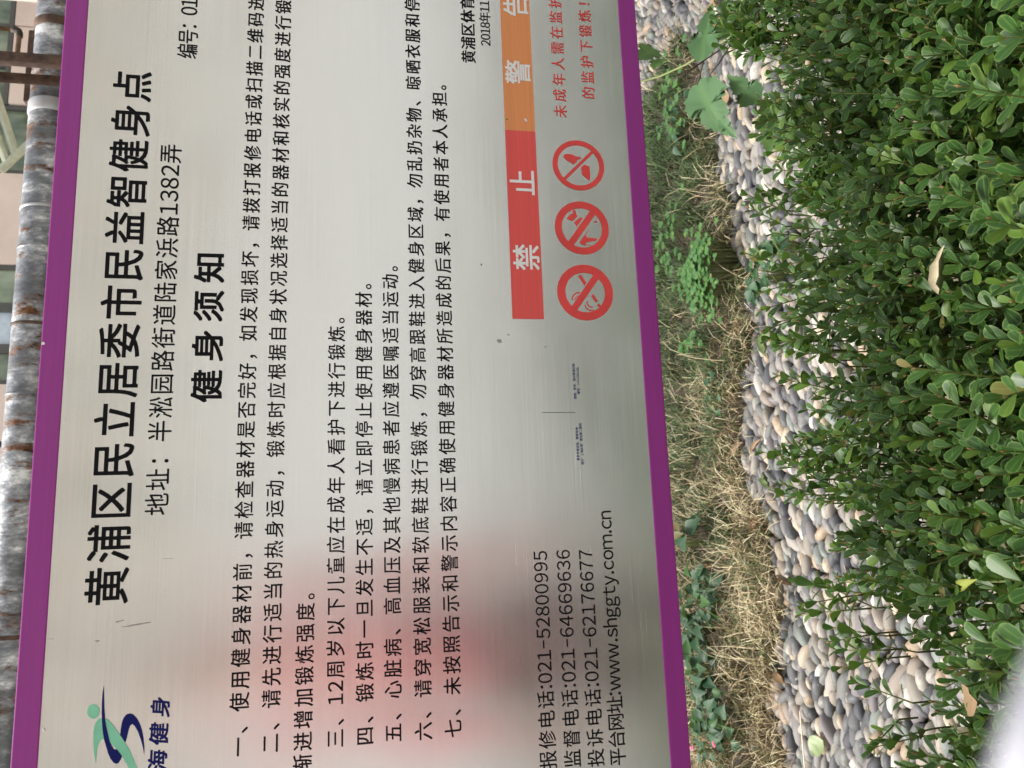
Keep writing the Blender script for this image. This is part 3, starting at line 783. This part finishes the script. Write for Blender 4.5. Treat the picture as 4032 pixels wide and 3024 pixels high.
# ------------------------------------------------------------------ lobed and other weeds
def put_leaf(name, mesh, base, tip, nrm, wscale, parent=None, mat=None):
    base, tip = Vector(base), Vector(tip); L = (tip-base).length
    m = Matrix(frame((tip-base)[:], nrm).tolist()) @ Matrix.Diagonal((L*wscale, L, L))
    me = mesh
    o = bpy.data.objects.new(name, me); COL.objects.link(o)
    m4 = m.to_4x4(); m4.translation = base
    if parent: o.parent = parent; o.matrix_parent_inverse = Matrix.Translation(-Vector(parent.location))
    o.matrix_basis = m4; return o
def lobed_mesh():
    half = [(0,0),(.10,-.03),(.22,.02),(.30,.08),(.44,.12),(.40,.18),(.50,.26),(.43,.30),(.50,.40),(.40,.40),(.42,.48),(.30,.46),(.27,.52),(.34,.60),(.27,.64),(.28,.74),(.19,.75),(.18,.84),(.10,.86),(.06,.95),(0,1.03)]
    pts = half + [(-x*random.uniform(.9, 1.1), y) for x, y in half[-2:0:-1]]
    n = len(pts); V = [(0, .42, 0)]; UV = [(.5, .4)]; F = []
    def hz(x, y): return .07*abs(x) - .16*(y-.3)**2 + .010*math.sin(14*y+9*abs(x))
    for sc_ in (.35, .68, 1.0):
        for x, y in pts:
            q = sc_ if sc_ == 1 else sc_*.97
            X, Y_ = x*q, .42 + (y-.42)*q; V.append((X, Y_, hz(X, Y_))); UV.append((.5 + X*.5, min(.95, max(0, Y_*.8))))
    for i in range(n):
        j = (i+1) % n; F.append((0, 1+i, 1+j))
        for r_ in (0, n): F.append((1+r_+i, 1+r_+n+i, 1+r_+n+j, 1+r_+j))
    me = bpy.data.meshes.new('lobed_leaf_shape'); me.from_pydata(V, [], F); me.update()
    uv = me.uv_layers.new(name='UVMap')
    for lp in me.loops: uv.data[lp.index].uv = UV[lp.vertex_index]
    me.materials.append(LOBED)
    bm = bmesh.new(); bm.from_mesh(me); bmesh.ops.recalc_face_normals(bm, faces=bm.faces[:]); bm.to_mesh(me); bm.free()
    me.shade_smooth(); return me
LOB = [lobed_mesh() for _ in range(3)]
OVAM = tmpl_mesh('ovate_leaf_shape', OVA, WEED)
cdir = lambda p: np.array([0, 0, H]) - np.array(p[:])
YV = 1.75
vine = empty('lobed_weed', at_z(3100, 30, 0), 'tall weed with large pale lobed leaves leaning over the pebbles', 'weed')
for k, (b, t_, wsc, yy) in enumerate([((2955,15),(2815,150),.8,YV),((2760,235),(2800,5),.5,YV+.02),((2745,330),(2855,530),.78,YV),((2835,470),(2900,545),.5,YV-.02),((2985,395),(2865,300),.75,YV-.05),
                                 ((3085,470),(3020,600),.8,YV-.15),((3100,410),(2985,440),.8,YV-.2),((2575,190),(2515,232),1.1,YV+.4),((2600,232),(2572,268),1.1,YV+.4),((2890,120),(2930,200),.6,YV)]):
    B, T_ = at_y(*b, yy), at_y(*t_, yy - .02)
    nrm = cdir(B)/np.linalg.norm(cdir(B)) + np.array([0, 0, .5])
    put_leaf('leaf', LOB[k % 3], B, T_, nrm, wsc, vine)
root = Vector(vine.location)
sm = MB()
for pts, r in [([(3060,40),(2950,100),(2820,180),(2700,255),(2600,300),(2522,322)], .0028)]:
    sm.tube([root] + [at_y(*p, YV - .25 + .12*i) for i, p in enumerate(pts)], [r*1.3] + [r]*len(pts), 6)
sm.build('stem', STEMG, vine, True)
sd_ = MB()
for pts in ([(3030,60),(2930,85),(2835,195),(2770,240),(2745,335)], [(2990,40),(2900,140),(2830,250),(2790,300)], [(2770,240),(2700,290),(2640,320)]):
    sd_.tube([at_y(*p, YV - .1 + .02*i) for i, p in enumerate(pts)], .0022, 5)
sd_.build('side_stems', STEMD, vine, True)

def leafy(name, label, pxs, leaf_len, mat_mesh, n, spread=.06, height=.10, flowers=(), cat='weed', group=None, stemmat=STEMG):
    c = at_z(*pxs, .15); c.z = 0; g = random.Random(int(pxs[0]*7+pxs[1])); e = empty(name, c, label, cat, group)
    sm = MB()
    for i in range(n):
        a = g.uniform(0, 6.28); r = g.uniform(.15, 1)*spread; h = .09 + g.uniform(.2, 1)*height
        p = c + Vector((r*math.cos(a), r*math.sin(a), h))
        sm.tube([c + Vector((0, 0, -.01)), c + (p-c)*.5 + Vector((0, 0, h*.25)), p], [.0016, .0013, .0009], 4, False)
        da = a + g.gauss(0, .5); L = leaf_len*g.uniform(.6, 1.1)
        tip = p + Vector((math.cos(da), math.sin(da), g.uniform(-.5, .25)))*L
        put_leaf('leaf', mat_mesh, p, tip, (g.gauss(0, .35), -.35 + g.gauss(0, .3), 1), g.uniform(.85, 1.1), e)
    sm.build('stems', stemmat, e)['kind'] = 'stuff'
    return e
leafy('broadleaf_weed', 'green weed with one big toothed leaf below the sign, beside dry grass', (2690,2150), .085, OVAM, 12, .07, .10)
leafy('broadleaf_weed', 'dark green weed under the sign, left of the one with the big toothed leaf', (2730,2360), .06, OVAM, 34, .10, .08)
leafy('broadleaf_weed', 'bluish green weed under the sign, beside the folded cream and brown leaf', (2700,2480), .06, OVAM, 28, .08, .07)
leafy('broadleaf_weed', 'bluish green weed with a large ribbed half leaf touching the purple border', (2740,2680), .07, OVAM, 38, .09, .09)
fl = leafy('flowering_weed', 'bluish green weed with two small pink flower heads at the left end under the sign', (2780,2900), .055, OVAM, 60, .13, .08)
for i, (px_, py_) in enumerate([(2727,2944), (2812,2931)]):
    c = at_z(px_, py_, .19); fm = MB(); g = random.Random(i)
    for k in range(9):
        a = g.uniform(0, 6.28); r = g.uniform(0, .007); p = c + Vector((r*math.cos(a), r*math.sin(a), g.uniform(-.002, .004)))
        for q in range(4):
            b = q*math.pi/2 + a; u = Vector((math.cos(b), math.sin(b), .3))*.0045; v = Vector((-math.sin(b), math.cos(b), 0))*.002
            fm.add([p, p+u*.6+v, p+u, p+u*.6-v], [(0, 1, 2, 3)])
    fm.build('flower', PINK, fl)
leafy('broadleaf_weed', 'dark green leafy weed growing at the pebble edge, right of the clover clump', (2950,1080), .04, OVAM, 34, .07, .05)
leafy('broadleaf_weed', 'dark green weed spilling onto the pebbles below the clover clump', (2990,960), .035, OVAM, 22, .06, .05)
leafy('broadleaf_weed', 'small green weed in the middle of the grass, left of the clover', (2760,1530), .03, OVAM, 16, .07, .04)
leafy('broadleaf_weed', 'shaded green weed in the dark grass at the right, under the lobed leaf', (2620,470), .04, OVAM, 34, .10, .05)

# clover: three round leaflets on each stalk
def clover(label, pxs, n, sx, sy):
    c = at_z(*pxs, .14); c.z = 0; g = np.random.default_rng(int(pxs[0])); rr, l_ = [], []
    sm = MB()
    for i in range(n):
        x, y_ = c.x + g.normal(0, sx), c.y + g.normal(0, sy); z = .125 + .04*math.exp(-((x-c.x)/sx)**2) + g.uniform(-.02, .015)
        a0 = g.uniform(0, 6.28); p = Vector((x, y_, z)); sm.tube([(x+.01, y_+.005, 0.0), tuple(p)], .0007, 3, False)
        tl = Vector((g.normal(0, .25), g.normal(-.25, .25), 1)).normalized()
        for q in range(3):
            a = a0 + q*2.094; d_ = Vector((math.cos(a), math.sin(a), .1)); s = g.uniform(.012, .018)
            rr.append(frame(d_[:], tl[:])*s); l_.append(p[:])
    e = empty('clover_clump', c, label, 'clover')
    o = link('leaflets', inst_mesh('leaflets', *DISC, np.array(rr), np.array(l_)), CLOV, e); o['kind'] = 'stuff'
    sm.build('stalks', STEMG, e)['kind'] = 'stuff'
clover('large bright green clover clump under the middle of the sign', (2750,1080), 260, .075, .055)
clover('smaller clover patch in deep shade beside the large clump, towards the sign', (2640,960), 40, .09, .06)
clover('sparse clover in the dark grass corner at the right of the sign foot', (2650,360), 34, .12, .07)
clover('tiny clover tuft in the grass left of the large clump', (2715,1360), 12, .02, .03)

# blades of a broad leaved grass under the sign
bl = MB(); 
for i in range(26):
    c = at_z(random.uniform(2560, 2640), random.uniform(740, 1330), 0); a = random.gauss(1.6, .7); L = random.uniform(.10, .22)
    d_ = Vector((math.cos(a)*.4, -.5, .8)).normalized(); s_ = Vector((.0022, .001, 0))
    p1 = c + d_*L*.6; p2 = p1 + Vector((d_.x, d_.y*1.6, .25)).normalized()*L*.4
    bl.add([c-s_, c+s_, p1+s_, p1-s_, p2], [(0, 1, 2, 3), (3, 2, 4)])
tag(bl.build('lily_turf', simple('lily_turf_blade', (.14, .16, .055), .5, 0, .4)), 'long narrow leaved tuft in the shade right under the sign, behind the clover', 'tuft', kind='stuff')

# ------------------------------------------------------------------ fallen leaves
CURL = leaf_template([(0, .015), (.07, .10), (.18, .21), (.32, .29), (.46, .31), (.6, .26), (.74, .19), (.87, .09), (1, .01)], .30, -.16)
CURL[0][:, 2] += .035*np.sin(CURL[0][:, 1]*17 + CURL[0][:, 0]*9)
CDISC = leaf_template([(0, .02), (.1, .24), (.25, .40), (.42, .47), (.6, .46), (.76, .38), (.9, .26), (1, .08)], .10, -.15)
CDISC[0][:, 2] += .04*np.sin(CDISC[0][:, 1]*11 + CDISC[0][:, 0]*8)
def fallen(label, b, t_, wsc, mat, z=.03, nrm=(0, -.2, 1), tmpl=None, grp='fallen leaves'):
    tmpl = CURL if tmpl is None else CDISC if tmpl is DISC else tmpl
    me = tmpl_mesh('fallen_leaf_shape', tmpl, mat)
    B, T_ = at_z(*b, z), at_z(*t_, z + .008)
    return tag(put_leaf('fallen_leaf', me, B, T_, nrm, wsc), label, 'leaf', grp)
fallen('long brown dead leaf half under the grass at the pebble edge', (2985,2030), (2975,2110), .8, DRY2)
fallen('curled tan dead leaf in the grass with a pointed end towards the pebbles', (3060,2620), (3115,2700), .6, DRY1)
fallen('broad light brown dead leaf half buried in grass, left of the pink flowers', (2805,2800), (2860,2850), .95, DRY1, .05)
fallen('folded leaf, cream and dark brown, between weeds and dry grass', (2770,2490), (2820,2560), .55, DRY3, .08)
fallen('white dry blade lying on the grass tips over the pebbles', (3083,2395), (3100,2275), .16, DRY3, .05)
fallen('second dry blade crossing the pebbles near the white one', (3075,2262), (3150,2310), .15, DRY1, .04)
fallen('pale green lance shaped leaf lying on the pebbles beside the hedge', (3015,1300), (3030,1410), .6, PALEG, .04)
fallen('green leaf with pale underside on the dark pebbles next to the hedge', (3010,1860), (3050,1930), .5, PALEG, .04)
fallen('oval tan leaf standing at the end of the grass rim', (2925,1740), (2890,1800), .6, DRY1, .04)
fallen('second oval tan leaf lying on pebbles beside the first', (2995,1730), (2965,1790), .45, DRY1, .04)
fallen('round ochre leaf with a midrib lying on dark pebbles', (2872,375), (2835,405), 1.3, DRY1, .04, tmpl=DISC)
fallen('yellow green squarish leaf on the pebbles at the lower left', (3240,2915), (3200,2955), 1.0, PALEG, .05, tmpl=DISC)
fallen('crumpled brown leaf at the hedge tip in the top right of the pebbles', (2800,10), (2835,30), 1.2, DRY1, .05)
fallen('small pale dry petal on a pebble near the mossy gap', (3420,2770), (3428,2812), .6, DRY3, .05)
fallen('round orange brown dead leaf caught on top of the hedge', (3795,2745), (3862,2765), 1.0, DRY1, .675, (0, -.5, 1), DISC)
fallen('curled pale olive dead leaf hanging on the hedge', (3705,1165), (3740,960), .33, DRY3, .70, (.4, -.5, 1))
fallen('bright yellow narrow leaf on the hedge', (3790,2310), (3870,2275), .45, YEL, .70, (0, -.4, 1))
fallen('small red brown star shaped scrap in the dry grass', (2785,2212), (2800,2240), .8, DRY2, .06)
lt = MB()
g_ = random.Random(5)
for k in range(420):
    a, b = g_.uniform(-1.0, 2.3), None
    b = g_.uniform(1.6, 2.6) if a < 1.3 else g_.uniform(1.9, 3.1)
    if inside((a, b), bed): continue
    if g_.random() > (1.0 if rim_dist(np.array([[a, b]]))[0] < .15 else .45): continue
    L = g_.uniform(.008, .05); th = g_.uniform(0, 6.28); z = g_.uniform(.024, .036); w_ = g_.uniform(.0008, .003) if L > .02 else .003
    u = Vector((math.cos(th), math.sin(th), g_.uniform(-.2, .2)))*L; v = Vector((-math.sin(th), math.cos(th), .3))*w_; c = Vector((a, b, z))
    lt.add([c-u/2, c+v, c+u/2+Vector((0,0,.003)), c-v], [(0, 1, 2, 3)])
tag(lt.build('litter', simple('litter', (.34, .26, .16), .8, 0, .5, 60)), 'scraps of straw and dead leaf strewn over the pebbles', 'litter', kind='stuff')
# long straws lying over the pebbles
tw = MB().tube([at_z(3150,2800,.045), at_z(3158,2900,.05), at_z(3172,3060,.045)], .0022, 5).build('straw', simple('straw', (.55,.45,.33), .6))
tag(tw, 'long pale straw lying along the pebble edge at the lower left', 'straw')
tw = MB().tube([at_z(3085,1040,.05), at_z(3050,985,.055), at_z(3028,880,.05)], .0018, 5).build('straw', tw.data.materials[0])
tag(tw, 'thin dry straw bent over the pebbles beside the clover', 'straw')

# ------------------------------------------------------------------ pipes, post and facade above the sign
YPI = 3.2; rp = .085
zc_ = .408*YPI + H - rp/math.cos(math.radians(22))
pipe = empty('large_pipe', (.8, YPI, zc_), 'large horizontal pipe with peeling silver paint and rust above the sign', 'pipe')
pm = MB(); n = 60; pts = []; rads = []
xe = at_y(159, 18, YPI).x
xs = np.linspace(-1.6, xe, 90)
for x in xs:
    pts.append((x, YPI, zc_)); rads.append(rp*(1 + .012*mnoise.noise(Vector((x*9, 0, 0)))))
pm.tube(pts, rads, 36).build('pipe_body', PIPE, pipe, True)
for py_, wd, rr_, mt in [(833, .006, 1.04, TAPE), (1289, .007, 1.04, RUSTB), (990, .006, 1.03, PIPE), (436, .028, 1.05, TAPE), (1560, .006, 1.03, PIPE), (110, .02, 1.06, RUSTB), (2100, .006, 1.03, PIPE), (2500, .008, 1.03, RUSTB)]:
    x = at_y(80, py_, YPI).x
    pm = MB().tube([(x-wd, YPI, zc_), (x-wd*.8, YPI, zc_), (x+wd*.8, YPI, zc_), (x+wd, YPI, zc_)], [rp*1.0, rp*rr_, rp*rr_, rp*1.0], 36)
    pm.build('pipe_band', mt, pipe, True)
# casing strip on top of the right end
cs = MB(); x0, x1 = at_y(100, 408, YPI).x, at_y(139, 130, YPI).x
cs.box((x0, YPI-.02, zc_+rp-.004), (x1, YPI+.05, zc_+rp+.022), .003).build('casing', RUSTB, pipe)
# two rusty uprights and the thin bent pipe
def upright(label, ya, yb, Y, flat):
    a, b = at_y(120, ya, Y), at_y(120, yb, Y); x0, x1 = min(a.x, b.x), max(a.x, b.x)
    m = MB()
    if flat: m.box((x0, Y-.02, 2.30), (x1, Y+.02, 5.2), .004); m.box((x0-.10, Y+.02, 2.33), (x1+.02, Y+.34, 2.36), .004)
    else: m.tube([((x0+x1)/2, Y, 2.31), ((x0+x1)/2, Y, 5.2)], (x1-x0)/2, 16)
    return tag(m.build('steel_upright', RUSTB, smooth=not flat), label, 'post', 'rusty steel uprights in front of the large pipe')
upright('dark rusty square upright crossing the large pipe, nearer the top right corner', 218, 256, 3.0, True)
upright('brown rusty round upright crossing the large pipe, the second from the top right corner', 293, 330, 3.0, False)
tp = empty('thin_pipe', at_y(75, 118, 3.05), 'thin rusty water pipe with an elbow joined to the square upright', 'pipe')
E_ = at_y(78, 118, 3.05)
RB2 = simple('thin_pipe_rust', (.22, .13, .075), .6, .1, .5, 60, .3)
MB().tube([(E_.x, 3.05, E_.z+.02), (E_.x, 3.05, 5.0)], .0085, 12).build('riser', RB2, tp, True)
MB().tube([(E_.x-.02, 3.05, E_.z), (at_y(85, 222, 3.05).x, 3.03, E_.z-.006)], .0095, 12).build('branch_pipe', RB2, tp, True)
MB().tube([(E_.x, 3.05, E_.z+.03), (E_.x, 3.05, E_.z+.012), (E_.x-.005, 3.05, E_.z+.003), (E_.x-.014, 3.05, E_.z), (E_.x-.03, 3.05, E_.z)], .0125, 12).build('elbow', STEMD, tp, True)
a = at_y(200, 16, 8.3)
tag(MB().box((a.x, 7.9, -.03), (a.x+.45, 8.3, 6.4), .006).build('cream_post', CREAMW), 'cream painted post at the top right corner beside the pipe end', 'post')

# facade
YF = 9.0
PEACH = simple('peach_render', (.84, .69, .60), .8, 0, .08, 2)
def m_glass():
    m, t, b = mat_new('greenish_glass')
    n = noise(t, coords(t, (1, 1, .6)), 1.6, 4, .6)
    c = ramp(t, n.outputs[0], [(.35, (.10, .14, .09)), (.5, (.30, .36, .24)), (.65, (.55, .62, .45))])
    t.links.new(c.outputs[0], b.inputs['Base Color']); b.inputs['Roughness'].default_value = .08; b.inputs['Specular IOR Level'].default_value = .8
    return m
GLASS = m_glass(); FRAME = simple('window_frame', (.10, .10, .09), .5); SKYG = simple('pale_blue_pane', (.62, .72, .80), .1)
fac = empty('apartment_building', (1, YF, 0), 'peach rendered building with green glazed bays seen above the large pipe', 'building')
def xz(px, py): p = at_y(px, py, YF); return p.x, p.z
bounds = [(-900,'w'),(20,'w'),(410,'g'),(682,'p'),(1040,'g'),(1207,'s'),(1370,'g'),(1512,'p'),(1735,'g'),(1760,'p'),(2600,'p')]
ztopf = 6.4
MB().box((xz(60, 3400)[0], YF+.12, -.03), (xz(60, -900)[0], YF+.5, ztopf)).build('wall', PEACH, fac)
def tiles(x0, x1, z0, z1, dx, dz):
    return
for (ya, k), (yb, _) in zip(bounds[:-1], bounds[1:]):
    xa, xb = xz(60, ya)[0], xz(60, yb)[0]; x0, x1 = min(xa, xb), max(xa, xb)
    if k == 'p':
        MB().box((x0, YF, 1.0), (x1, YF+.12, ztopf), .01).build('wall_panel', PEACH, fac)
    elif k in 'gs':
        f = MB(); f.box((x0, YF+.03, 1.0), (x0+.05, YF+.12, ztopf)); f.box((x1-.05, YF+.03, 1.0), (x1, YF+.12, ztopf))
        for zz in np.arange(1.0, ztopf, 1.3): f.box((x0+.05, YF+.04, zz), (x1-.05, YF+.11, zz+.05))
        wo = f.build('window', FRAME, fac)
        MB().box((x0+.05, YF+.08, 1.0), (x1-.05, YF+.10, ztopf)).build('pane', SKYG if k == 's' else GLASS, wo)
# tiled pier at the right with glazing above it
xa, xb = xz(60, 410)[0], xz(60, -900)[0]; zlim = xz(50, 150)[1]
for i in range(9):
    for j in range(10):
        w_, h_ = (xb-xa)/9, .62; x0 = xa + i*w_; z1 = zlim - j*h_
        if z1 - h_ < 0: continue
        MB().box((x0+.008, YF-.0, z1-h_+.008), (x0+w_-.008, YF+.12, z1-.008), .006).build('wall_tile', PEACH, fac)
f = MB()
for i in range(10):
    x0 = xa + i*(xb-xa)/9; f.box((x0-.03, YF+.02, zlim+.05), (x0+.03, YF+.12, ztopf))
f.box((xa, YF+.0, zlim), (xb, YF+.12, zlim+.05))
wo = f.build('window', FRAME, fac); MB().box((xa, YF+.08, zlim+.05), (xb, YF+.10, ztopf)).build('pane', GLASS, wo)
# slanting pale struts in front of the glazing
for a_, b_2 in (((0, 420), (62, 610)), ((66, 612), (0, 672)), ((0, 560), (30, 640))):
    A, B = at_y(*a_, 8.6), at_y(*b_2, 8.6); d_ = (A-B)
    MB().tube([B, A + d_*1.5], .045, 8).build('strut', simple('pale_green_metal', (.50, .52, .38), .4, .2), fac)

# ------------------------------------------------------------------ what the steel mirrors: building, person
CREAM = simple('cream_render', (.62, .57, .48), .85, 0, .06, 1)
bb = empty('cream_building', (0, -11, 0), 'cream rendered building across the paving behind the viewer', 'building')
MB().box((-14, -11.5, 3.1), (16, -11, 13)).build('wall', CREAM, bb)
MB().box((-14, -11.48, -.03), (16, -11.02, 3.1)).build('wall', simple('mirrored_white_storey', (.86, .88, .90), .7, 0, .03), bb)  # unseen storey, whitened so the middle of the steel mirrors paler
DKG = simple('dark_pane', (.10, .11, .11), .1)
for i in range(-6, 8):
    for j in range(1, 4):
        x0 = i*2.0; z0 = 1.0 + j*3.0
        fr = MB().box((x0, -10.99, z0), (x0+.9, -10.93, z0+1.3), .01).build('window', WHITEP, bb)
        MB().box((x0+.06, -10.95, z0+.06), (x0+.84, -10.925, z0+1.24)).build('pane', DKG, fr)

def person(loc, face):
    c = Vector(loc); e = empty('person', c, 'person in a red jacket and dark trousers standing behind the viewer facing the sign', 'person')
    def skin(name, verts, edges, mat, lvl=2):
        me = bpy.data.meshes.new(name); me.from_pydata([(v[0], v[1], v[2]) for v in verts], edges, []); me.update()
        o = bpy.data.objects.new(name, me); COL.objects.link(o); me.materials.append(mat)
        sk = o.modifiers.new('skin', 'SKIN'); sk.use_smooth_shade = True
        for i, v in enumerate(verts): me.skin_vertices[0].data[i].radius = (v[3], v[4] if len(v) > 4 else v[3])
        me.skin_vertices[0].data[0].use_root = True
        ss = o.modifiers.new('sub', 'SUBSURF'); ss.levels = lvl; ss.render_levels = lvl
        o.parent = e; o.matrix_parent_inverse = Matrix(); return o
    SKINM = simple('skin', (.55, .33, .24), .5, 0, .05); REDJ = simple('red_jacket', (.85, .25, .28), .7, 0, .1); TR = simple('dark_trousers', (.03, .03, .04), .8); HAIR = simple('hair', (.015, .012, .01), .5)
    body = [(0,0,.95,.14,.10),(0,0,1.12,.125,.095),(0,0,1.30,.15,.105),(0,0,1.42,.10,.08),(0,0,1.49,.05,.05),(0,.01,1.60,.075,.09),(0,.01,1.70,.06,.075),
            (.10,0,.88,.095),(.11,.01,.48,.06),(.11,0,.10,.042),(.11,.13,.04,.04,.03),(-.10,0,.88,.095),(-.11,.01,.48,.06),(-.11,0,.10,.042),(-.11,.13,.04,.04,.03),
            (.19,0,1.40,.055),(.25,.0,1.12,.042),(.27,.08,.88,.03),(.27,.12,.79,.03,.018),(-.19,0,1.40,.055),(-.25,0,1.12,.042),(-.27,.08,.88,.03),(-.27,.12,.79,.03,.018)]
    ed = [(0,1),(1,2),(2,3),(3,4),(4,5),(5,6),(0,7),(7,8),(8,9),(9,10),(0,11),(11,12),(12,13),(13,14),(3,15),(15,16),(16,17),(17,18),(3,19),(19,20),(20,21),(21,22)]
    skin('body', body, ed, SKINM)
    j = [(0,0,.88,.17,.13),(0,0,1.12,.155,.125),(0,0,1.30,.175,.13),(0,0,1.43,.12,.10),(.20,0,1.40,.075),(.255,0,1.12,.062),(.275,.07,.92,.05),(-.20,0,1.40,.075),(-.255,0,1.12,.062),(-.275,.07,.92,.05)]
    skin('jacket', j, [(0,1),(1,2),(2,3),(3,4),(4,5),(5,6),(3,7),(7,8),(8,9)], REDJ)
    tr = [(0,0,.92,.155,.12),(.10,0,.84,.11),(.11,.01,.48,.075),(.11,0,.12,.065),(-.10,0,.84,.11),(-.11,.01,.48,.075),(-.11,0,.12,.065)]
    skin('trousers', tr, [(0,1),(1,2),(2,3),(0,4),(4,5),(5,6)], TR)
    skin('hair', [(0,-.03,1.60,.07,.06),(0,-.015,1.70,.085,.09),(0,.01,1.75,.07,.07)], [(0,1),(1,2)], HAIR)
    for s_ in (-1, 1):
        for k in range(5):
            ang = (k-2)*.22; bx = .27*s_; a0 = Vector((bx + .012*(k-2), .125, .785))
            if k == 4: pts_ = [Vector((bx - .02*s_, .11, .81)), Vector((bx-.04*s_, .14, .785)), Vector((bx-.045*s_, .155, .76))]
            else: pts_ = [a0, a0 + Vector((0, .012, -.035)), a0 + Vector((0, .012, -.065 + abs(k-1)*.005))]
            o = MB().tube([tuple(p) for p in pts_], [.009, .008, .006], 8).build('finger', SKINM, None, True)
            o.parent = e; o.matrix_parent_inverse = Matrix()
    e.rotation_euler.z = face
    return e
person((-.36, -.50, -.01), -.25)

# pale cloth very near the lens, lower left corner of the upright view
def near(px, py, dist):
    v = ray(px, py); v = v/np.linalg.norm(v)*dist; return Vector((v[0], v[1], v[2]+H))
SL = simple('pale_grey_cloth', (.36, .36, .40), .9, 0, .03)
cf = MB().tube([near(4470, 2050, .075), near(4400, 2350, .07), near(4335, 2650, .066), near(4285, 3000, .062), near(4250, 3400, .06)], [.0018, .003, .0038, .0045, .005], 16)
tag(cf.build('cuff_edge', SL, None, True), 'pale grey out of focus cuff edge close to the lens at the lower hedge corner', 'cuff')
